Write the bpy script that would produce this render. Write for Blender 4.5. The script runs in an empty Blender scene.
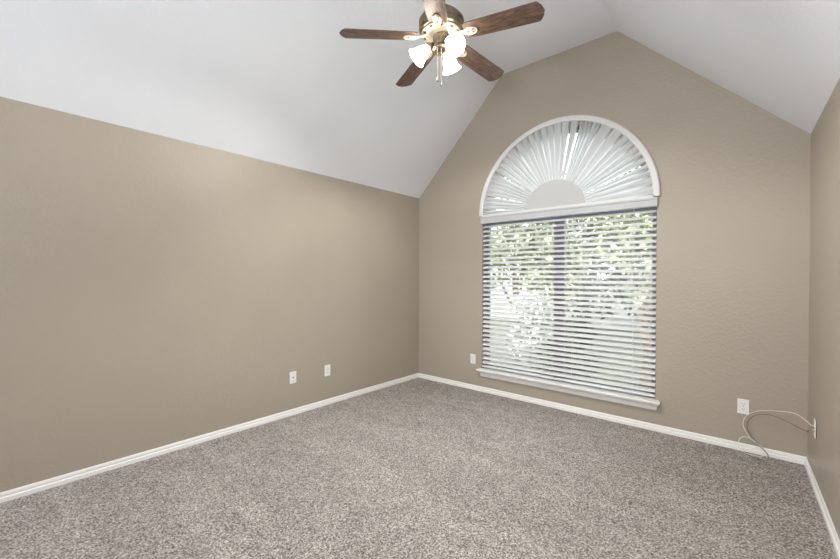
import bpy, bmesh, math, random
from mathutils import Vector, Matrix, Quaternion
from math import sin, cos, pi, radians as R

S = bpy.context.scene
COL = S.collection
random.seed(7)

# ------------------------------------------------------------------ camera
F_PX, YAW, PITCH, ROLL, CAM_H = 384.48, 0.7064, -0.0062, 0.0038, 1.3778
fwd = Vector((-sin(YAW)*cos(PITCH), cos(YAW)*cos(PITCH), sin(PITCH)))
rgt0 = Vector((cos(YAW), sin(YAW), 0)); up0 = rgt0.cross(fwd)
rgt = rgt0*cos(ROLL) + up0*sin(ROLL); up = up0*cos(ROLL) - rgt0*sin(ROLL)
cd = bpy.data.cameras.new('camera'); cam = bpy.data.objects.new('camera', cd); COL.objects.link(cam)
cd.sensor_width = 36; cd.sensor_fit = 'HORIZONTAL'; cd.lens = F_PX/840*36; cd.clip_start = .02; cd.clip_end = 300
m = Matrix((rgt, up, -fwd)).transposed().to_4x4(); m.translation = (0, 0, CAM_H); cam.matrix_world = m
S.camera = cam

# ------------------------------------------------------------------ world, sun, large lights, exposure
w = bpy.data.worlds.new('sky'); S.world = w; w.use_nodes = True
bg = w.node_tree.nodes['Background']; bg.inputs[0].default_value = (.84, .91, 1, 1); bg.inputs[1].default_value = 4.0
def light(name, kind, loc, energy, color=(1, 1, 1), **k):
    d = bpy.data.lights.new(name, kind); d.energy = energy; d.color = color
    for a, v in k.items(): setattr(d, a, v)
    o = bpy.data.objects.new(name, d); o.location = loc; COL.objects.link(o); return o
sun = light('sun', 'SUN', (0, -5, 12), 6.0, (1, .96, .88), angle=R(1))
sun.rotation_euler = (R(48), 0, R(-25))
# added fill inside the closed room behind the camera, evens out the walls
a1 = light('rear_fill', 'AREA', (-2.2, -2.9, 1.5), 84, (.93, .965, 1), shape='RECTANGLE', size=3.0, size_y=2.0)
a1.rotation_euler = (R(97), 0, R(-26))
# the photographer's diffused flash, beside and behind the camera, tipped up at the vault
a2 = light('diffused_flash', 'AREA', (-.35, -.75, 1.7), 28, (.95, .975, 1), shape='DISK', size=.55)
a2.rotation_mode = 'QUATERNION'; a2.rotation_quaternion = (Vector((-.5, 3.2, 3.9))-a2.location).to_track_quat('-Z', 'Y')
S.view_settings.view_transform = 'Standard'; S.view_settings.look = 'None'
S.view_settings.gamma = 1; S.view_settings.exposure = .56; S.view_settings.use_curve_mapping = False
LAMP_W, SHADE_E = 40.0, 12.0

# ------------------------------------------------------------------ materials
def mat(name, col, rough=.5, metal=0, spec=.5):
    m = bpy.data.materials.new(name); m.use_nodes = True
    b = m.node_tree.nodes['Principled BSDF']
    b.inputs['Base Color'].default_value = (*col, 1); b.inputs['Roughness'].default_value = rough
    b.inputs['Metallic'].default_value = metal; b.inputs['Specular IOR Level'].default_value = spec
    return m
def nodes(m): return m.node_tree.nodes, m.node_tree.links, m.node_tree.nodes['Principled BSDF']
def tex_noise(m, scale, detail=3, rough=.55, stretch=None, kind='Object', dist=0):
    n, l, b = nodes(m)
    t = n.new('ShaderNodeTexNoise'); t.inputs['Scale'].default_value = scale
    t.inputs['Detail'].default_value = detail; t.inputs['Roughness'].default_value = rough; t.inputs['Distortion'].default_value = dist
    c = n.new('ShaderNodeTexCoord')
    if stretch:
        mp = n.new('ShaderNodeMapping'); mp.inputs['Scale'].default_value = stretch[:3]
        if len(stretch) > 3: mp.inputs['Rotation'].default_value = (0, 0, stretch[3])
        l.new(c.outputs[kind], mp.inputs[0]); l.new(mp.outputs[0], t.inputs['Vector'])
    else: l.new(c.outputs[kind], t.inputs['Vector'])
    return t
def ramp(m, src, stops):
    n, l, b = nodes(m); r = n.new('ShaderNodeValToRGB')
    e = r.color_ramp.elements
    while len(e) < len(stops): e.new(.5)
    for i, (p, c) in enumerate(stops): e[i].position = p; e[i].color = (*c, 1)
    l.new(src, r.inputs[0]); return r
def bump(m, src, strength, dist):
    n, l, b = nodes(m); k = n.new('ShaderNodeBump'); k.inputs['Strength'].default_value = strength
    k.inputs['Distance'].default_value = dist; l.new(src, k.inputs['Height']); l.new(k.outputs[0], b.inputs['Normal']); return k
def mixc(m, a, b_, fac, mode='MIX'):
    n, l, b = nodes(m); x = n.new('ShaderNodeMix'); x.data_type = 'RGBA'; x.blend_type = mode
    for s, v in ((x.inputs[0], fac), (x.inputs[6], a), (x.inputs[7], b_)):
        if isinstance(v, (int, float)): s.default_value = v
        elif isinstance(v, tuple): s.default_value = (*v, 1)
        else: l.new(v, s)
    return x.outputs[2]

def paint(name, col, bs, rough, scale=38, dist=.0025):
    m = mat(name, col, rough, spec=.4)
    t = tex_noise(m, scale, 3, .6); r = ramp(m, t.outputs[0], [(.42, (0, 0, 0)), (.62, (1, 1, 1))]); bump(m, r.outputs[0], bs, dist)
    n, l, b = nodes(m)
    t2 = tex_noise(m, 1.1, 2); r2 = ramp(m, t2.outputs[0], [(.3, tuple(c*.97 for c in col)), (.7, tuple(c*1.03 for c in col))])
    l.new(r2.outputs[0], b.inputs['Base Color']); return m
M_wall = paint('taupe_wall_paint', (.400, .350, .286), .30, .42)
M_ceil = paint('white_ceiling_paint', (.80, .825, .865), .14, .8)
M_trim = mat('white_semigloss_trim', (.86, .855, .84), .3)
M_plate = mat('white_plastic_plate', (.84, .83, .80), .3)
M_slot = mat('dark_slot', (.03, .03, .03), .6)
M_blind = mat('white_blind_vinyl', (.73, .735, .73), .38)
M_val = mat('white_valance', (.50, .51, .53), .4)
M_cord = mat('white_cord', (.8, .8, .78), .8)
M_vinyl = mat('window_frame_vinyl', (.17, .165, .20), .4)
M_frame = mat('white_arch_frame', (.70, .70, .69), .45)
M_hub = mat('white_card_hub', (.50, .505, .51), .7)
M_brass = mat('antique_brass', (.33, .25, .15), .32, .9)
M_brass2 = mat('pale_brass', (.58, .53, .43), .35, .55)
n, l, b = nodes(M_brass)
t = tex_noise(M_brass, 14, 4); r = ramp(M_brass, t.outputs[0], [(.35, (.15, .12, .085)), (.7, (.33, .275, .20))]); l.new(r.outputs[0], b.inputs['Base Color'])
M_rod = mat('dark_bronze', (.10, .07, .05), .4, .8)
M_cableW = mat('white_cable_jacket', (.80, .78, .73), .5)
M_cableB = mat('taupe_cable_jacket', (.20, .155, .105), .5)
M_conn = mat('connector_metal', (.5, .45, .36), .35, .9)

# pleated shade : paper that lets some daylight through
M_pleat = bpy.data.materials.new('pleated_paper'); M_pleat.use_nodes = True
nn, ll = M_pleat.node_tree.nodes, M_pleat.node_tree.links; nn.clear()
o_ = nn.new('ShaderNodeOutputMaterial'); mx = nn.new('ShaderNodeMixShader'); mx.inputs[0].default_value = .07
d_ = nn.new('ShaderNodeBsdfDiffuse'); d_.inputs[0].default_value = (.60, .61, .62, 1)
t_ = nn.new('ShaderNodeBsdfTranslucent'); t_.inputs[0].default_value = (.8, .8, .78, 1)
ll.new(d_.outputs[0], mx.inputs[1]); ll.new(t_.outputs[0], mx.inputs[2]); ll.new(mx.outputs[0], o_.inputs[0])

M_pleat1 = M_pleat.copy(); M_pleat1.name = 'pleated_paper_single_layer'
for nd in M_pleat1.node_tree.nodes:
    if nd.type == 'MIX_SHADER': nd.inputs[0].default_value = .8
# glass
M_glass = bpy.data.materials.new('window_glass'); M_glass.use_nodes = True
nn, ll = M_glass.node_tree.nodes, M_glass.node_tree.links; nn.clear()
o_ = nn.new('ShaderNodeOutputMaterial'); mx = nn.new('ShaderNodeMixShader'); fr = nn.new('ShaderNodeFresnel'); fr.inputs[0].default_value = 1.3
tr = nn.new('ShaderNodeBsdfTransparent'); tr.inputs[0].default_value = (.95, .97, .96, 1)
gl = nn.new('ShaderNodeBsdfGlossy'); gl.inputs['Roughness'].default_value = .02
ll.new(fr.outputs[0], mx.inputs[0]); ll.new(tr.outputs[0], mx.inputs[1]); ll.new(gl.outputs[0], mx.inputs[2]); ll.new(mx.outputs[0], o_.inputs[0])

# lamp shade glass (lit lamps)
M_shade = mat('lit_frosted_glass', (.95, .92, .86), .35)
b = M_shade.node_tree.nodes['Principled BSDF']; b.inputs['Emission Color'].default_value = (1, .93, .80, 1); b.inputs['Emission Strength'].default_value = SHADE_E
M_bulb = mat('lit_bulb', (1, 1, 1), .4)
b = M_bulb.node_tree.nodes['Principled BSDF']; b.inputs['Emission Color'].default_value = (1, .95, .86, 1); b.inputs['Emission Strength'].default_value = 25

# carpet
M_carpet = mat('taupe_loop_carpet', (.3, .26, .24), .95, spec=.1)
n, l, b = nodes(M_carpet)
fine = tex_noise(M_carpet, 135, 2, .7)
rf = ramp(M_carpet, fine.outputs[0], [(.34, (.08, .070, .063)), (.45, (.29, .262, .240)), (.55, (.465, .428, .398)), (.67, (.80, .76, .72))])
mid = tex_noise(M_carpet, 9, 4, .6)
rm = ramp(M_carpet, mid.outputs[0], [(.3, (.90, .89, .88)), (.7, (1.09, 1.09, 1.09))])
c1 = mixc(M_carpet, rf.outputs[0], rm.outputs[0], 1.0, 'MULTIPLY')
streak = tex_noise(M_carpet, 1.0, 3, .55, stretch=(.45, 3.4, 1, R(6)), dist=.6)
rs = ramp(M_carpet, streak.outputs[0], [(.38, (.95, .95, .95)), (.52, (1, 1, 1)), (.60, (1.09, 1.09, 1.09)), (.65, (.98, .98, .98))])
c2 = mixc(M_carpet, c1, rs.outputs[0], 1.0, 'MULTIPLY')
l.new(c2, b.inputs['Base Color']); bump(M_carpet, fine.outputs[0], .9, .012)

# walnut blades
M_wood = mat('walnut_blade', (.12, .06, .03), .38)
n, l, b = nodes(M_wood)
g = tex_noise(M_wood, 9, 5, .65, stretch=(1.0, 9, 1), dist=1.2)
rg = ramp(M_wood, g.outputs[0], [(.32, (.034, .019, .014)), (.50, (.110, .064, .045)), (.66, (.235, .145, .10))])
l.new(rg.outputs[0], b.inputs['Base Color'])

def leafm(name, a, c, d):
    m = mat(name, a, .5); n, l, b = nodes(m)
    t = tex_noise(m, 3.5, 4, .7); r = ramp(m, t.outputs[0], [(.3, a), (.5, c), (.68, d)]); l.new(r.outputs[0], b.inputs['Base Color']); return m
M_leafA = leafm('pale_green_leaves', (.05, .06, .03), (.24, .245, .15), (.64, .63, .45))
M_leafB = leafm('dark_green_leaves', (.02, .024, .015), (.08, .09, .055), (.30, .32, .22))
M_leafC = leafm('whitish_blossom', (.16, .17, .14), (.50, .50, .47), (.75, .75, .72))
M_bark = mat('grey_bark', (.16, .12, .09), .9)
M_grass = leafm('lawn', (.03, .035, .02), (.06, .065, .035), (.12, .12, .08))
M_fence = mat('weathered_fence_boards', (.30, .29, .27), .8)
M_stucco = paint('pale_house_wall', (.75, .74, .70), .2, .8)
M_roof = mat('grey_shingles', (.14, .13, .13), .9)

# ------------------------------------------------------------------ mesh helpers
def mk(name, bm, mtl, parent=None, smooth=False, loc=None):
    bmesh.ops.recalc_face_normals(bm, faces=bm.faces[:])
    me = bpy.data.meshes.new(name); bm.to_mesh(me); bm.free()
    me.materials.append(mtl)
    if smooth:
        for p in me.polygons: p.use_smooth = True
    o = bpy.data.objects.new(name, me); COL.objects.link(o)
    if parent: o.parent = parent
    if loc: o.location = loc
    return o
def tag(o, label=None, cat=None, group=None, kind=None):
    for k, v in (('label', label), ('category', cat), ('group', group), ('kind', kind)):
        if v: o[k] = v
    return o
def empty(name, loc=(0, 0, 0), rot=(0, 0, 0)):
    o = bpy.data.objects.new(name, None); o.location = loc; o.rotation_euler = rot; o.empty_display_size = .1; COL.objects.link(o); return o
def box(bm, a, b_, bev=0):
    x0, y0, z0 = a; x1, y1, z1 = b_
    vs = [bm.verts.new(p) for p in ((x0,y0,z0),(x1,y0,z0),(x1,y1,z0),(x0,y1,z0),(x0,y0,z1),(x1,y0,z1),(x1,y1,z1),(x0,y1,z1))]
    fs = [bm.faces.new([vs[i] for i in q]) for q in ((0,1,2,3),(4,5,6,7),(0,1,5,4),(1,2,6,5),(2,3,7,6),(3,0,4,7))]
    if bev:
        es = list({e for f in fs for e in f.edges})
        bmesh.ops.bevel(bm, geom=es, offset=bev, segments=2, affect='EDGES', profile=.5)
def prism(bm, prof, axis_pts):
    """sweep a closed 2D profile (u,v) between two frames [(origin, U, V), ...]"""
    rings = [[bm.verts.new(Vector(o)+Vector(U)*u+Vector(V)*v) for u, v in prof] for o, U, V in axis_pts]
    k = len(prof)
    for a, c in zip(rings, rings[1:]):
        for i in range(k): bm.faces.new((a[i], a[(i+1) % k], c[(i+1) % k], c[i]))
    bm.faces.new(rings[0]); bm.faces.new(rings[-1])
def lathe(bm, prof, seg=48, mtx=None, close=False):
    mtx = mtx or Matrix()
    rings = []
    for r_, z in prof:
        if r_ < 1e-6: rings.append([bm.verts.new(mtx @ Vector((0, 0, z)))])
        else: rings.append([bm.verts.new(mtx @ Vector((r_*cos(2*pi*i/seg), r_*sin(2*pi*i/seg), z))) for i in range(seg)])
    for a, c in zip(rings, rings[1:]):
        for i in range(seg):
            j = (i+1) % seg
            if len(a) == 1 and len(c) == 1: continue
            if len(a) == 1: bm.faces.new((a[0], c[i], c[j]))
            elif len(c) == 1: bm.faces.new((a[i], a[j], c[0]))
            else: bm.faces.new((a[i], a[j], c[j], c[i]))
def spline(pts, n_=10):
    P = [Vector(p) for p in pts]; P = [P[0]*2-P[1]] + P + [P[-1]*2-P[-2]]; out = []
    for i in range(1, len(P)-2):
        for k in range(n_):
            t = k/n_; a, b_, c, d = P[i-1:i+3]
            out.append(.5*((2*b_)+(c-a)*t+(2*a-5*b_+4*c-d)*t*t+(3*b_-a-3*c+d)*t**3))
    return out + [P[-2]]
def tube(bm, pts, r_, seg=10):
    P = [Vector(p) for p in pts]; rings = []; up_ = Vector((.123, .2, 1)).normalized()
    for i, p in enumerate(P):
        t = (P[min(i+1, len(P)-1)]-P[max(i-1, 0)]).normalized()
        u = t.cross(up_)
        if u.length < .05: u = t.cross(Vector((1, 0, 0)))
        u.normalize(); up_ = u.cross(t).normalized(); rr = r_[i] if isinstance(r_, (list, tuple)) else r_
        rings.append([bm.verts.new(p+u*cos(2*pi*k/seg)*rr+up_*sin(2*pi*k/seg)*rr) for k in range(seg)])
    for a, c in zip(rings, rings[1:]):
        for i in range(seg): bm.faces.new((a[i], a[(i+1) % seg], c[(i+1) % seg], c[i]))
    bm.faces.new(rings[0]); bm.faces.new(rings[-1])
def poly(bm, pts): return bm.faces.new([bm.verts.new(p) for p in pts])

# ------------------------------------------------------------------ the room
D, XL, XR, HL, HR, XP, HP = 3.942, -3.3824, .3345, 2.44, 2.4226, -.9483, 3.688
XB = -2.145                                # the flat strip of ceiling runs from XB to XP
YR = -3.2                                  # rear wall
XRR = XR + .0181*(D-YR)                    # right wall opens slightly towards the rear
T = .14
FZ = .026                                  # top of the carpet pile
bm = bmesh.new(); box(bm, (XL-T, YR-T, -.1), (XRR+T, D+T, FZ)); tag(mk('floor', bm, M_carpet), kind='structure')
bm = bmesh.new(); box(bm, (XL-T, YR-T, -.02), (XL, D+T, HL+.02)); tag(mk('wall_left', bm, M_wall), kind='structure')
bm = bmesh.new()
q = [(XR, D+T), (XRR, YR-T), (XRR+T, YR-T), (XR+T, D+T)]
lo = [bm.verts.new((x, y, -.02)) for x, y in q]; hi = [bm.verts.new((x, y, HR+.02)) for x, y in q]
bm.faces.new(lo); bm.faces.new(hi)
for i in range(4): bm.faces.new((lo[i], lo[(i+1) % 4], hi[(i+1) % 4], hi[i]))
tag(mk('wall_right', bm, M_wall), kind='structure')
# window opening in the back wall
WX0, WX1, WZ0, WCX, WCZ, WR = -2.398, -.617, .285, -1.5075, 2.06, .865
hole = [(WX0, WZ0), (WX1, WZ0), (WX1, WCZ)] + [(WCX+WR*cos(a), WCZ+WR*sin(a)) for a in [pi*i/40 for i in range(41)]] + [(WX0, WCZ)]
outer = [(XL-T, -.02), (XR+T, -.02), (XR+T, HR-.10), (XR, HR), (XP, HP), (XB, HP), (XL, HL), (XL-T, HL-.14)]
def loop_edges(bm, pts, y):
    vs = [bm.verts.new((x, y, z)) for x, z in pts]
    return vs, [bm.edges.new((vs[i], vs[(i+1) % len(vs)])) for i in range(len(vs))]
bm = bmesh.new()
v1, e1 = loop_edges(bm, outer, D); v2, e2 = loop_edges(bm, hole, D)
bmesh.ops.triangle_fill(bm, use_beauty=True, edges=e1+e2)
fr_ = bm.faces[:]
ex = bmesh.ops.extrude_face_region(bm, geom=fr_)
bmesh.ops.translate(bm, vec=(0, T, 0), verts=[v for v in ex['geom'] if isinstance(v, bmesh.types.BMVert)])
tag(mk('wall_back', bm, M_wall), kind='structure')
bm = bmesh.new()   # rear wall, behind the camera
v1, e1 = loop_edges(bm, [(XL-T, -.02), (XRR+T, -.02), (XRR, HR), (XP, HP), (XB, HP), (XL, HL)], YR)
bm.faces.new(v1); ex = bmesh.ops.extrude_face_region(bm, geom=bm.faces[:])
bmesh.ops.translate(bm, vec=(0, -T, 0), verts=[v for v in ex['geom'] if isinstance(v, bmesh.types.BMVert)])
tag(mk('wall_rear', bm, M_wall), kind='structure')
# vaulted ceiling: slope, flat strip, slope, with softly taped creases
bm = bmesh.new()
sl = (HP-HL)/(XB-XL); sr = (HP-HR)/(XR-XP)
def prof(y):
    xr = XR + .0181*(D-y); s2 = (HP-HR)/(xr-XP); pts = [(XL-.12, HL-.12*sl), (XL, HL)]
    for (cx, d0, d1) in ((XB, (-1, -sl), (1, 0)), (XP, (-1, 0), (1, -s2))):
        for k in range(5):
            t = k/4; q = .025; c = Vector((cx, HP)); a = c+Vector(d0)*q; e = c+Vector(d1)*q
            p_ = a*(1-t)**2 + c*2*t*(1-t) + e*t*t; pts.append((p_.x, p_.y))
    pts += [(xr, HR), (xr+.12, HR-.12*s2)]
    return pts
rows = []
for y in (D+T, D, 2, 0, YR, YR-T):
    rows.append([[bm.verts.new((x, y, z+dz)) for x, z in prof(y)] for dz in (0, .12)])
for a, c in zip(rows, rows[1:]):
    for lev in (0, 1):
        for i in range(len(a[0])-1): bm.faces.new((a[lev][i], a[lev][i+1], c[lev][i+1], c[lev][i]))
    for i in (0, -1): bm.faces.new((a[0][i], a[1][i], c[1][i], c[0][i]))
for rw in (rows[0], rows[-1]):
    for i in range(len(rw[0])-1): bm.faces.new((rw[0][i], rw[0][i+1], rw[1][i+1], rw[1][i]))
tag(mk('ceiling', bm, M_ceil), kind='structure')

# baseboards with a stepped colonial profile  (u = out from the wall, v = up)
BP = [(0, 0), (.016, 0), (.016, .050), (.0125, .053), (.0065, .056), (.0065, .059), (.0105, .064), (.0085, .076), (.005, .083), (0, .083)]
def baseboard(name, A, B, nrm):
    bm = bmesh.new(); N = Vector(nrm).normalized(); Z = Vector((0, 0, 1))
    prism(bm, BP, [((*A, 0), N, Z), ((*B, 0), N, Z)]); tag(mk(name, bm, M_trim), kind='structure')
baseboard('baseboard_left', (XL, YR), (XL, D), (1, 0, 0))
baseboard('baseboard_back', (XL+.0, D), (XR, D), (0, -1, 0))
baseboard('baseboard_right', (XRR, YR), (XR, D), (-1, -.0181, 0))
baseboard('baseboard_rear', (XL, YR), (XRR, YR), (0, 1, 0))

# ------------------------------------------------------------------ window
win = tag(empty('window_1', (WCX, D, WZ0)), kind='structure')
def wl(bm): bmesh.ops.translate(bm, vec=(-WCX, -D, -WZ0), verts=bm.verts[:])
Y0, Y1 = D+.075, D+.125
bm = bmesh.new()
fw = .045; RAIL = 2.0
for a, c in (((WX0, Y0, WZ0), (WX0+fw, Y1, RAIL)), ((WX1-fw, Y0, WZ0), (WX1, Y1, RAIL)), ((WX0, Y0, WZ0), (WX1, Y1, WZ0+.05)), ((WX0, Y0, RAIL), (WX1, Y1, RAIL+.06))): box(bm, a, c, .004)
wl(bm); mk('window_frame', bm, M_vinyl, win)
bm = bmesh.new(); box(bm, (WCX-.055, Y0-.01, WZ0+.05), (WCX+.055, Y1, RAIL), .005); wl(bm); mk('mullion', bm, M_vinyl, win)
bm = bmesh.new()   # arched frame of the half round light
for rr0, rr1 in ((WR-.04, WR-.001),):
    A = [pi*i/40 for i in range(41)]
    rg_ = [[bm.verts.new((WCX+r_*cos(a), y, RAIL+.06+r_*sin(a)*(WR-.003)/WR)) for r_, y in ((rr0, Y0), (rr1, Y0), (rr1, Y1), (rr0, Y1))] for a in A]
    for a, c in zip(rg_, rg_[1:]):
        for i in range(4): bm.faces.new((a[i], a[(i+1) % 4], c[(i+1) % 4], c[i]))
    bm.faces.new(rg_[0]); bm.faces.new(rg_[-1])
wl(bm); mk('arched_frame', bm, M_vinyl, win)
for x0, x1 in ((WX0+fw-.005, WCX-.05), (WCX+.05, WX1-fw+.005)):
    bm = bmesh.new(); box(bm, (x0, D+.098, WZ0+.045), (x1, D+.104, RAIL+.005)); wl(bm); mk('glass_pane', bm, M_glass, win)
bm = bmesh.new()
v = [(WCX+(WR-.035)*cos(a), WCZ+(WR-.035)*sin(a)) for a in [pi*i/40 for i in range(41)]]
f = poly(bm, [(x, D+.098, z) for x, z in v]); ex = bmesh.ops.extrude_face_region(bm, geom=[f])
bmesh.ops.translate(bm, vec=(0, .006, 0), verts=[q_ for q_ in ex['geom'] if isinstance(q_, bmesh.types.BMVert)])
wl(bm); mk('arched_glass', bm, M_glass, win)
# sill: stool with a moulded apron below
sill = tag(empty('trim_1', (WCX, D, .28)), kind='structure')
bm = bmesh.new()
PS = [(.075, -.018), (.078, -.012), (.078, -.004), (.074, 0), (-.072, 0), (-.072, -.018)]
prism(bm, PS, [((WX0-.030, D, .300), (0, -1, 0), (0, 0, 1)), ((WX1+.046, D, .300), (0, -1, 0), (0, 0, 1))])
# notch-free stool: the part in the opening is narrower, so cut the horns back
bmesh.ops.translate(bm, vec=(-WCX, -D, -.28), verts=bm.verts[:]); 
for v_ in bm.verts:
    if v_.co.y > .01: v_.co.x = max(min(v_.co.x, (WX1-WCX)-.001), (WX0-WCX)+.001)
    if abs(v_.co.y) > .01 and v_.co.y > 0: pass
mk('sill_board', bm, M_trim, sill)
bm = bmesh.new()
PA = [(0, 0), (.058, 0), (.058, -.010), (.044, -.022), (.030, -.030), (.022, -.048), (.020, -.066), (.013, -.074), (0, -.074)]
o0 = Vector((WX0-.046, 0, 0)); o1 = Vector((WX1+.040, 0, 0))
rings = []
for sgn, xx in ((1, WX0-.026), (-1, WX1+.034)):
    rings.append([bm.verts.new((xx + sgn*(.058-u)*.55, D-u, .282+v)) for u, v in PA])
for i in range(len(PA)): bm.faces.new((rings[0][i], rings[0][(i+1) % len(PA)], rings[1][(i+1) % len(PA)], rings[1][i]))
bm.faces.new(rings[0]); bm.faces.new(rings[1])
bmesh.ops.translate(bm, vec=(-WCX, -D, -.28), verts=bm.verts[:]); mk('apron', bm, M_trim, sill)

# ------------------------------------------------------------------ arched sunburst shade
AC = Vector((-1.511, D, 2.098)); RO, RI = .922, .868
arch = tag(empty('arched_shade', AC), 'white half-round pleated sunburst shade in the arch above the window blind', 'window shade')
bm = bmesh.new(); A = [pi*i/72 for i in range(73)]
pf = [(RI, -.002), (RI, -.022), (RI+.010, -.026), (RO-.010, -.026), (RO, -.018), (RO, -.002)]
rg_ = [[bm.verts.new((r_*cos(a), y, r_*sin(a))) for r_, y in pf] for a in A]
for a, c in zip(rg_, rg_[1:]):
    for i in range(len(pf)): bm.faces.new((a[i], a[(i+1) % len(pf)], c[(i+1) % len(pf)], c[i]))
bm.faces.new(rg_[0]); bm.faces.new(rg_[-1])
mk('arched_frame', bm, M_frame, arch)
# pleats: (angle where a crest of the fold stands); wide and narrow ones as gravity left them
rnd = random.Random(11)
angs = []
a = 2.0
spec = [(1, 12, 5.5), (12, 34, 4.4), (34, 44, 5), (44, 60, 8), (60, 74, 2.8), (75.0, 92, 5.3), (92, 122, 5), (122, 150, 5), (150, 179, 3.6)]
HOLE = (73.4, 77.2)
bm = bmesh.new()
def ray(a, y, r0=.27, r1=RI+.003):
    a = R(a); return [bm.verts.new((r_*cos(a), y*k-.004*(1-k), r_*sin(a))) for r_, k in ((r0, .35), ((r0+r1)/2, .8), (r1, 1))]
prev = None
for s0, s1, step in spec:
    k = max(1, round((s1-s0)/step)); st = (s1-s0)/k
    if s0 == 75.0: prev = None
    for i in range(k):
        slit = prev is not None and rnd.random() < .07
        if slit: prev = None
        a0 = s0+i*st+(rnd.uniform(.07, .16) if slit else 0); j = rnd.uniform(-.25, .25)*st
        for aa, yy in ((a0, .000), (a0+min(1.25, st*.28)*rnd.uniform(.45, 1.2), -.005), (a0+st*.55+j*.6, -.018+rnd.uniform(-.004, .004)), (a0+st*.9, -.002)):
            c = ray(aa, yy)
            if prev:
                for q_ in (0, 1): bm.faces.new((prev[q_], prev[q_+1], c[q_+1], c[q_])).material_index = 1 if yy == -.005 else 0
            prev = c
    if s1 in (74, 179):
        c = ray(s1, .004)
        for q_ in (0, 1): bm.faces.new((prev[q_], prev[q_+1], c[q_+1], c[q_]))
        prev = None
pl = mk('pleats', bm, M_pleat, arch, loc=(0, -.001, 0))
pl.data.materials.append(M_pleat1)
pl['label'] = 'pleated white paper with one narrow gap near the top'
bm = bmesh.new()
f = poly(bm, [(.312*cos(a)-.022, -.012, .292*sin(a)) for a in [pi*i/40 for i in range(41)]])
ex = bmesh.ops.extrude_face_region(bm, geom=[f]); bmesh.ops.translate(bm, vec=(0, .005, 0), verts=[q_ for q_ in ex['geom'] if isinstance(q_, bmesh.types.BMVert)])
mk('half_round_hub', bm, M_hub, arch)
bm = bmesh.new(); box(bm, (-RI-.004, -.030, -.012), (RI+.006, .002, .012), .003); mk('bottom_rail', bm, M_frame, arch)

# ------------------------------------------------------------------ horizontal blind
blind = tag(empty('window_blind', (WCX, D, .30)), 'white horizontal slat blind half open in front of the double window', 'window blind')
def bl(bm): bmesh.ops.translate(bm, vec=(-WCX, -D, -.30), verts=bm.verts[:])
BX0, BX1 = -2.393, -.622
bm = bmesh.new()
PV = [(.004, 0), (.030, 0), (.034, .006), (.030, .018), (.030, .058), (.036, .066), (.036, .078), (.004, .078)]
prism(bm, PV, [((BX0-.012, D+.004, 2.008), (0, -1, 0), (0, 0, 1)), ((BX1+.012, D+.004, 2.008), (0, -1, 0), (0, 0, 1))]); bl(bm)
mk('valance', bm, M_val, blind)
bm = bmesh.new(); NS, ZB, ZT = 31, .375, 1.975; TILT = R(32); SW = .050; ys = D+.026
pitch = (ZT-ZB)/(NS-1)
for i in range(NS):
    zc = ZB+pitch*i + rnd.uniform(-.0012, .0012); tl = TILT+rnd.uniform(-.03, .03)
    pts_t = []; pts_b = []
    for k in range(5):
        u = (k/4-.5)*SW; crown = .0022*(1-(2*k/4-1)**2)
        y = ys+u*cos(tl)-crown*sin(tl); z = zc+u*sin(tl)+crown*cos(tl)
        pts_t.append((y, z)); pts_b.append((y+.0026*sin(tl), z-.0026*cos(tl)))
    pr = pts_t + pts_b[::-1]
    L = [bm.verts.new((BX0, y, z)) for y, z in pr]; Rr = [bm.verts.new((BX1, y, z)) for y, z in pr]
    for k in range(len(pr)): bm.faces.new((L[k], L[(k+1) % len(pr)], Rr[(k+1) % len(pr)], Rr[k]))
    bm.faces.new(L); bm.faces.new(Rr)
bl(bm); mk('slats', bm, M_blind, blind)
bm = bmesh.new(); box(bm, (BX0, ys-.026, .318), (BX1, ys+.026, .336), .004); bl(bm); mk('bottom_rail', bm, M_blind, blind)
for x in (BX0+.18, WCX-.14, WCX+.16, BX1-.18):
    bm = bmesh.new()
    for y in (ys-.024, ys+.024): tube(bm, [(x, y, .336), (x, y, 2.01)], .0010, 6)
    bl(bm); mk('ladder_cord', bm, M_cord, blind)

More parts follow.
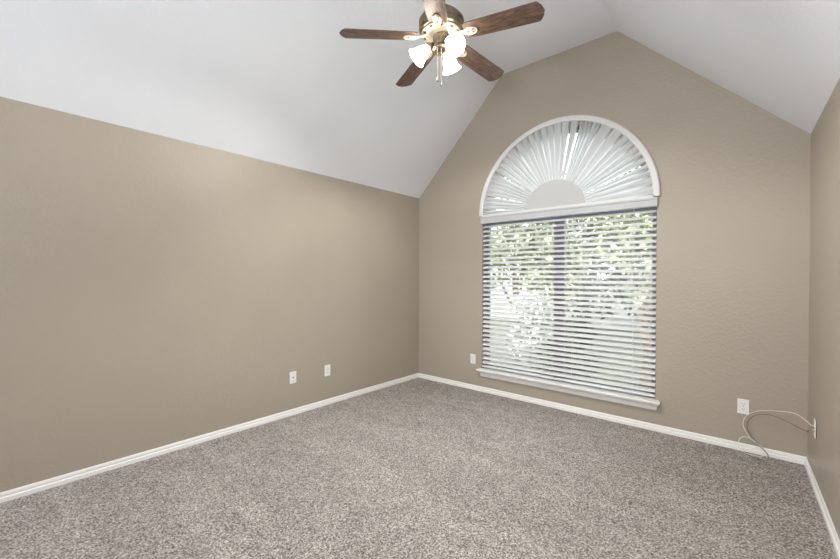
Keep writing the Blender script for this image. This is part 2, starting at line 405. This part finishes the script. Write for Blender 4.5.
# ------------------------------------------------------------------ wall plates
def plate(name, loc, rz, label, cat, kind, group=None):
    """built facing -y, z up, centred on loc which lies on the wall"""
    t = empty(name, loc, (0, 0, rz)); tag(t, label, cat, group)
    bm = bmesh.new(); box(bm, (-.036, -.006, -.058), (.036, 0, .058), .003); mk('cover_plate', bm, M_plate, t)
    if kind == 'duplex':
        for s in (-1, 1):
            bm = bmesh.new(); n_ = 20
            pts = []
            for i in range(n_):
                a = 2*pi*i/n_; pts.append((.0165*cos(a), -.0082, s*.0195+max(-.0125, min(.0125, .0165*sin(a)))))
            f = poly(bm, pts); ex = bmesh.ops.extrude_face_region(bm, geom=[f]); bmesh.ops.translate(bm, vec=(0, .004, 0), verts=[q_ for q_ in ex['geom'] if isinstance(q_, bmesh.types.BMVert)])
            rc = mk('receptacle', bm, M_plate, t)
            bm = bmesh.new()
            for dx, h in ((-.0065, .0045), (.0065, .0036)): box(bm, (dx-.0012, -.0088, s*.0195+.003-h), (dx+.0012, -.0080, s*.0195+.003+h))
            lathe(bm, [(0, 0), (.0026, 0), (.0026, .0008), (0, .0008)], 12, Matrix.Translation((0, -.0080, s*.0195-.0075)) @ Matrix.Rotation(R(90), 4, 'X'))
            sl_ = mk('slots', bm, M_slot, rc)
        bm = bmesh.new(); lathe(bm, [(0, .0022), (.003, .002), (.0036, 0)], 12, Matrix.Translation((0, -.006, 0)) @ Matrix.Rotation(R(90), 4, 'X')); mk('screw', bm, M_conn, t)
    elif kind == 'jack':
        bm = bmesh.new(); box(bm, (-.008, -.0085, -.009), (.008, -.005, .009), .001); mk('jack', bm, M_plate, t)
        bm = bmesh.new(); box(bm, (-.0055, -.0092, -.006), (.0055, -.0080, .005)); mk('jack_opening', bm, M_slot, t)
        for s in (-1, 1):
            bm = bmesh.new(); lathe(bm, [(0, .0022), (.003, .002), (.0036, 0)], 12, Matrix.Translation((0, -.006, s*.042)) @ Matrix.Rotation(R(90), 4, 'X')); mk('screw', bm, M_conn, t)
    else:
        for z_ in (.012, -.014):
            bm = bmesh.new(); lathe(bm, [(0, .013), (.0045, .013), (.0045, .004), (.0075, .004), (.0075, 0), (0, 0)], 14, Matrix.Translation((0, -.006, z_)) @ Matrix.Rotation(R(90), 4, 'X')); mk('coax_connector', bm, M_conn, t)
    return t
plate('wall_jack', (XL, 2.052, .392), R(90), 'white phone jack plate on the left wall, left of the duplex outlet there', 'wall plate', 'jack')
plate('power_outlet', (XL, 2.458, .387), R(90), 'white duplex outlet on the long left wall, nearer the far corner', 'outlet', 'duplex')
plate('power_outlet', (-2.517, D, .395), 0, 'white duplex outlet on the back wall just left of the window sill', 'outlet', 'duplex')
plate('power_outlet', (-.022, D, .372), 0, 'white duplex outlet on the back wall right of the window, above the cables', 'outlet', 'duplex')
yr = 3.578
plate('cable_plate', (XR+.0181*(D-yr), yr, .402), R(-90)-.0181, 'white wall plate low on the right wall where the cables come out', 'wall plate', 'coax')

# loose cables
bx = XR+.0181*(D-yr)
def cable(name, pts, r_, mtl, label, endp=None, group=None):
    bm = bmesh.new(); tube(bm, spline(pts, 10), r_, 8); o = mk(name, bm, mtl, smooth=True); tag(o, label, 'cable')
    if endp:
        bm = bmesh.new(); tube(bm, [endp[0], endp[1]], .0042, 10); mk('connector', bm, M_conn, o)
    return o
cable('coaxial_cable', [(bx-.019, yr, .414), (bx-.038, 3.62, .428), (0.264, 3.720, 0.436), (0.214, 3.800, 0.422), (0.120, 3.860, 0.392), (0.059, 3.900, 0.363), (0.007, 3.920, 0.321), (-0.021, 3.922, 0.263), (-0.016, 3.915, 0.212),
     (0.017, 3.905, 0.154), (0.069, 3.895, 0.110), (0.100, 3.885, 0.073), (0.095, 3.880, 0.039), (0.044, 3.870, 0.031), (-0.021, 3.895, 0.031), (-0.046, 3.912, 0.071), (-0.039, 3.914, 0.127), (0.008, 3.913, 0.145), (0.084, 3.905, 0.103), (0.123, 3.880, 0.061), (.115, 3.85, .031), (.07, 3.84, .031)],
     .0023, M_cableW, 'pale cable arching out of the right wall plate to a loose coil on the carpet', ((.072, 3.840, .032), (.053, 3.836, .032)))
cable('telephone_cable', [(bx-.019, yr, .388), (bx-.036, 3.585, .375), (0.310, 3.610, 0.362), (0.273, 3.700, 0.352), (0.213, 3.790, 0.358), (0.151, 3.850, 0.363), (0.082, 3.890, 0.351), (0.025, 3.905, 0.306), (0.001, 3.905, 0.245), (0.017, 3.900, 0.181),
     (0.059, 3.885, 0.129), (0.094, 3.875, 0.094), (0.120, 3.862, 0.064), (.118, 3.84, .034), (.08, 3.82, .031), (.03, 3.83, .031), (.0, 3.86, .031)],
     .0028, M_cableB, 'brown cable looping lower and inside the pale cable beside the right wall plate', ((.001, 3.859, .032), (-.014, 3.873, .032)))

# ------------------------------------------------------------------ ceiling fan
FX, FY = -1.555, 2.03; ZC = HP      # ceiling height above the fan
BZ = 2.93
fan = tag(empty('ceiling_fan', (FX, FY, BZ)), 'five-blade walnut and antique brass ceiling fan with three lit glass shades', 'ceiling fan')
def fp(name, bm, mtl, parent=None, smooth=True): return mk(name, bm, mtl, parent or fan, smooth)
bm = bmesh.new(); lathe(bm, [(0, .012), (.019, .012), (.019, ZC-BZ-.03), (0, ZC-BZ-.03)], 20, Matrix.Translation((0, 0, .20))@Matrix.Scale((ZC-BZ-.22)/(ZC-BZ-.03), 4, (0, 0, 1))); fp('downrod', bm, M_rod, smooth=False)
bm = bmesh.new()
lathe(bm, [(0, -.085), (.028, -.085), (.045, -.070), (.066, -.035), (.070, -.006), (.070, 0), (0, 0)], 40, Matrix.Translation((0, 0, ZC-BZ))); fp('canopy', bm, M_brass)
bm = bmesh.new()
lathe(bm, [(0, .060), (.115, .060), (.134, .066), (.145, .074), (.149, .084), (.149, .100), (.143, .104), (.143, .112), (.149, .116), (.149, .136), (.143, .141), (.138, .152), (.118, .172), (.080, .192), (.050, .205), (.035, .235), (0, .235)], 64)
motor = fp('motor_housing', bm, M_brass)
bm = bmesh.new()
lathe(bm, [(0, .062), (.126, .062), (.131, .057), (.126, .051), (.100, .047), (.090, .043), (0, .043)], 48)
fly = fp('flywheel', bm, M_brass2)
bm = bmesh.new(); lathe(bm, [(0, -.0035), (.0075, -.003), (.010, 0), (.008, .003), (0, .003)], 14, Matrix.Scale(1.5, 4, (0, 1, 0)))
vent = fp('vent_slot', bm, M_rod, fly); vent.location = (.113*cos(.35), .113*sin(.35), .0495); vent.rotation_euler = (0, 0, .35)
for k in range(1, 10):
    v_ = vent.copy(); COL.objects.link(v_); v_.parent = fly; a = .35+2*pi*k/10
    v_.location = (.113*cos(a), .113*sin(a), .0495); v_.rotation_euler = (0, 0, a)
bm = bmesh.new()
lathe(bm, [(0, .046), (.046, .046), (.054, .038), (.056, .020), (.056, -.022), (.050, -.030), (.060, -.036), (.062, -.048), (.052, -.060), (.030, -.070), (.012, -.074), (.008, -.088), (0, -.092)], 40)
fp('switch_housing', bm, M_brass)

# one blade with its iron, copied round
def blade_bm():
    bm = bmesh.new(); r0, r1 = .165, .655
    out = [(r0, .054), (r0+.018, .062), (.30, .067), (.50, .070), (r1-.034, .072), (r1-.026, .069), (r1-.004, .040), (r1+.008, 0)]
    pts = out + [(x, -y) for x, y in out[-2::-1]]
    f = poly(bm, [(x, y, 0) for x, y in pts]); ex = bmesh.ops.extrude_face_region(bm, geom=[f])
    bmesh.ops.translate(bm, vec=(0, 0, .0055), verts=[q_ for q_ in ex['geom'] if isinstance(q_, bmesh.types.BMVert)])
    bmesh.ops.bevel(bm, geom=[e for e in bm.edges if abs(e.verts[0].co.z-e.verts[1].co.z) < 1e-5], offset=.0012, segments=1, affect='EDGES')
    return bm
def iron_bm():
    bm = bmesh.new()
    P = spline([(.086, 0, .022), (.105, 0, .014), (.128, 0, .004), (.150, 0, .000), (.18, 0, -.0035)], 5)
    W = [.013, .012, .010, .009, .009, .009, .0095, .0095, .010, .0105, .011, .0115, .012, .0125, .013, .014, .015, .016, .017, .018, .020]
    rings = []
    for i, p_ in enumerate(P):
        w_ = W[min(i, len(W)-1)]; rings.append([bm.verts.new((p_.x, s*w_, p_.z+dz)) for s, dz in ((-1, -.003), (-.5, -.006), (.5, -.006), (1, -.003), (1, .003), (-1, .003))])
    for a_, c_ in zip(rings, rings[1:]):
        for i in range(6): bm.faces.new((a_[i], a_[(i+1) % 6], c_[(i+1) % 6], c_[i]))
    bm.faces.new(rings[0]); bm.faces.new(rings[-1])
    # open oval medallion under the blade root
    oval = Matrix.Translation((.205, 0, -.002)) @ Matrix.Scale(1.62, 4, (1, 0, 0))
    lathe(bm, [(0, -.004), (.014, -.006), (.020, -.0065), (.0225, -.004), (.0245, -.004), (.0265, -.009), (.029, -.0085), (.030, -.003), (.030, 0), (0, 0)], 36, oval)
    return bm
BL = fp('blade', blade_bm(), M_wood, smooth=False)
bm = bmesh.new()
IR = fp('blade_iron', iron_bm(), M_brass2, BL)
bm = bmesh.new()
lathe(bm, [(0, -.0065), (.0035, -.006), (.0045, -.004), (.0045, 0)], 10)
SC = fp('screw', bm, M_rod, IR); SCS = [SC]; SC.location = (.190, 0, -.005)
for x, y in ((.222, .012), (.222, -.012)):
    c = SC.copy(); COL.objects.link(c); c.parent = IR; c.location = (x, y, -.005); SCS.append(c)
def pose(o, k):
    o.rotation_mode = 'QUATERNION'
    o.rotation_quaternion = Quaternion((0, 0, 1), R(12.3+72*k)) @ Quaternion((0, 1, 0), R(2.9)) @ Quaternion((1, 0, 0), R(-11.5)); o.location = (0, 0, .033)
pose(BL, 0)
for k in range(1, 5):
    B2 = BL.copy(); COL.objects.link(B2); pose(B2, k)
    I2 = IR.copy(); COL.objects.link(I2); I2.parent = B2
    for q_ in SCS:
        c = q_.copy(); COL.objects.link(c); c.parent = I2

# three glass shades on short arms
for k, az in enumerate((-19.5, -139.5, 100.5)):
    a = R(az); out = Vector((cos(a), sin(a), 0)); axis = (out*.74 + Vector((0, 0, -.68))).normalized()
    bm = bmesh.new()
    P = spline([out*.040+Vector((0, 0, -.020)), out*.054+Vector((0, 0, -.008)), out*.062+Vector((0, 0, -.008)), out*.062+Vector((0, 0, -.010))+axis*.018], 6)
    tube(bm, P, .0095, 12); arm = fp('lamp_arm', bm, M_brass)
    base = out*.062+Vector((0, 0, -.010))+axis*.012
    q_ = Vector((0, 0, 1)).rotation_difference(axis).to_matrix().to_4x4(); mtx = Matrix.Translation(base) @ q_
    bm = bmesh.new(); lathe(bm, [(0, -.004), (.020, -.004), (.026, .004), (.028, .022), (.025, .024), (0, .020)], 28, mtx); fp('shade_fitter', bm, M_brass, arm)
    bm = bmesh.new()
    lathe(bm, [(.023, .020), (.027, .034), (.036, .052), (.044, .072), (.049, .094), (.056, .114), (.066, .128), (.0655, .130), (.053, .116), (.046, .095), (.041, .073), (.033, .053), (.024, .036), (.020, .022)], 40, mtx)
    sh = fp('glass_shade', bm, M_shade); sh['label'] = 'lit frosted bell-shaped glass shade'
    bm = bmesh.new(); lathe(bm, [(0, .020), (.012, .024), (.013, .045), (.024, .068), (.027, .082), (.022, .098), (.012, .105), (0, .107)], 24, mtx); fp('bulb', bm, M_bulb, sh)
    p_ = Vector((FX, FY, BZ)) + base + axis*.150
    lg = light('lamp_glow', 'SPOT', p_, LAMP_W, (1, .965, .92), shadow_soft_size=.045, spot_size=R(150), spot_blend=.35)
    lg.rotation_mode = 'QUATERNION'; lg.rotation_quaternion = Vector((0, 0, -1)).rotation_difference((out*.30+Vector((0, 0, -.95))).normalized())

# pull chains
cv = Vector((-cos(YAW), -sin(YAW), 0))
for s, ln, dy in ((-.026, .225, -.006), (-.002, .255, -.018)):
    rx = Vector((cos(YAW), sin(YAW), 0))*s + Vector((sin(YAW), -cos(YAW), 0))*.045
    bm = bmesh.new(); z0 = -.030
    tube(bm, [(rx.x, rx.y, z0), (rx.x, rx.y, z0-ln)], .0011, 6)
    nb = int(ln/.006)
    for i in range(nb): bmesh.ops.create_icosphere(bm, subdivisions=1, radius=.0021, matrix=Matrix.Translation((rx.x, rx.y, z0-.006*i)))
    ch = fp('pull_chain', bm, M_brass2)
    bm = bmesh.new(); lathe(bm, [(0, .004), (.003, .002), (.0052, -.006), (.0062, -.016), (.0055, -.024), (0, -.027)], 16, Matrix.Translation((rx.x, rx.y, z0-ln))); pn = fp('chain_pendant', bm, M_slot, ch)

# ------------------------------------------------------------------ outdoors, seen through the slats
bm = bmesh.new(); box(bm, (-30, D+T+.01, -.5), (26, 45, -.35)); tag(mk('ground', bm, M_grass), kind='structure')
def foliage(bm, cx, cy, cz, rx, ry, rz, n_, size, seed):
    rd = random.Random(seed)
    for _ in range(n_):
        d = Vector((rd.gauss(0, 1), rd.gauss(0, 1), rd.gauss(0, 1))).normalized() * (rd.random()**.4)
        p_ = Vector((cx+d.x*rx, cy+d.y*ry, cz+d.z*rz)); s_ = size*rd.uniform(.6, 1.4)
        q_ = Quaternion((rd.gauss(0, 1), rd.gauss(0, 1), rd.gauss(0, 1), rd.gauss(0, 1))).normalized().to_matrix()
        vs = [bm.verts.new(p_+q_ @ Vector(v)*s_) for v in ((-1, 0, 0), (-.3, .38, .08), (.5, .32, .05), (1.1, 0, -.1), (.5, -.32, .05), (-.3, -.38, .08))]
        bm.faces.new(vs)
def tree(name, x, y, trunk_h, blobs, mtl, seed, label, cat, size=.09, tr=.09):
    t = tag(empty(name, (x, y, -.35)), label, cat)
    rd = random.Random(seed); bm = bmesh.new()
    tube(bm, spline([(0, 0, -.02), (.05, .02, trunk_h*.4), (-.04, .05, trunk_h*.8), (.05, 0, trunk_h*1.35)], 6), [tr*(1-.03*i) for i in range(19)], 10)
    for b_ in blobs[:4]: tube(bm, spline([(0, .02, trunk_h*.7), (b_[0]*.5, b_[1]*.5, (trunk_h*.7+b_[2])*.55), (b_[0], b_[1], b_[2])], 5), [tr*.45*(1-.05*i) for i in range(11)], 6)
    mk('trunk', bm, M_bark, t, True)
    bm = bmesh.new()
    for i, (bx_, by_, bz_, r_, n_) in enumerate(blobs): foliage(bm, bx_, by_, bz_, r_, r_, r_*.8, n_, size, seed*10+i)
    mk('foliage', bm, mtl, t); return t
tree('garden_tree', -3.9, 7.8, 1.3, [(-.1, 0, 2.6, 1.0, 1100), (.8, .1, 2.1, .8, 900), (-.7, 0, 2.0, .7, 500), (.5, .2, 3.5, .9, 800), (.9, -.3, 1.5, .6, 400)], M_leafA, 3, 'pale leafy tree outside the left half of the window', 'tree', .075)
tree('garden_tree', -3.4, 11.0, 1.5, [(0, 0, 2.9, 1.4, 1300), (1.4, .2, 2.3, 1.1, 1100), (-1.6, 0, 2.4, 1.1, 800), (2.4, 0, 3.0, 1.2, 1000), (.8, 0, 4.1, 1.3, 900), (0, 0, 1.4, 1.1, 900), (1.9, -.1, 1.3, 1.0, 900)], M_leafB, 5, 'dark leafy tree farthest back in the garden outside the window', 'tree', .085)
tree('garden_tree', -1.25, 7.0, 1.3, [(-.1, 0, 2.3, .7, 620), (-.5, .1, 2.9, .55, 480), (.4, 0, 2.9, .7, 500), (.2, 0, 1.6, .5, 300)], M_leafA, 8, 'pale green tree outside the upper right of the window', 'tree', .07)
for x, y, r_, sd, lb in ((-4.25, 6.2, .5, 21, 'leafy garden shrub low outside the left of the window'), (-2.95, 6.5, .45, 22, 'whitish shrub outside the lower left half of the window'), (-2.0, 5.6, .45, 23, 'leafy garden shrub low outside the right of the window')):
    tree('garden_shrub', x, y, .25, [(0, 0, .55, r_, 700), (.2, -.1, .95, r_*.6, 300)] + ([(0, 0, 1.15, .42, 600)] if sd == 22 else []), M_leafC if sd == 22 else M_leafB, sd, lb, 'shrub', .055, .03)
f_ = tag(empty('garden_fence', (-3, 14, -.35)), 'weathered board fence at the back of the garden', 'fence')
bm = bmesh.new()
for i in range(110): box(bm, (-9+i*.15, 0, .0), (-9+i*.15+.142, .02, 1.8))
mk('boards', bm, M_fence, f_)
bm = bmesh.new(); box(bm, (-9, .02, .3), (7.5, .07, .4)); box(bm, (-9, .02, 1.4), (7.5, .07, 1.5)); mk('rails', bm, M_fence, f_)
h = tag(empty('neighbour_house', (-9, 20, -.35)), 'pale house with grey roof beyond the garden fence', 'house')
bm = bmesh.new(); box(bm, (-5, 0, 0), (7, 6, 2.9)); mk('wall', bm, M_stucco, h)
bm = bmesh.new(); prism(bm, [(-.5, 2.9), (6.5, 2.9), (3, 5.0)], [((-5.4, 0, 0), (0, 1, 0), (0, 0, 1)), ((7.4, 0, 0), (0, 1, 0), (0, 0, 1))]); mk('roof', bm, M_roof, h)
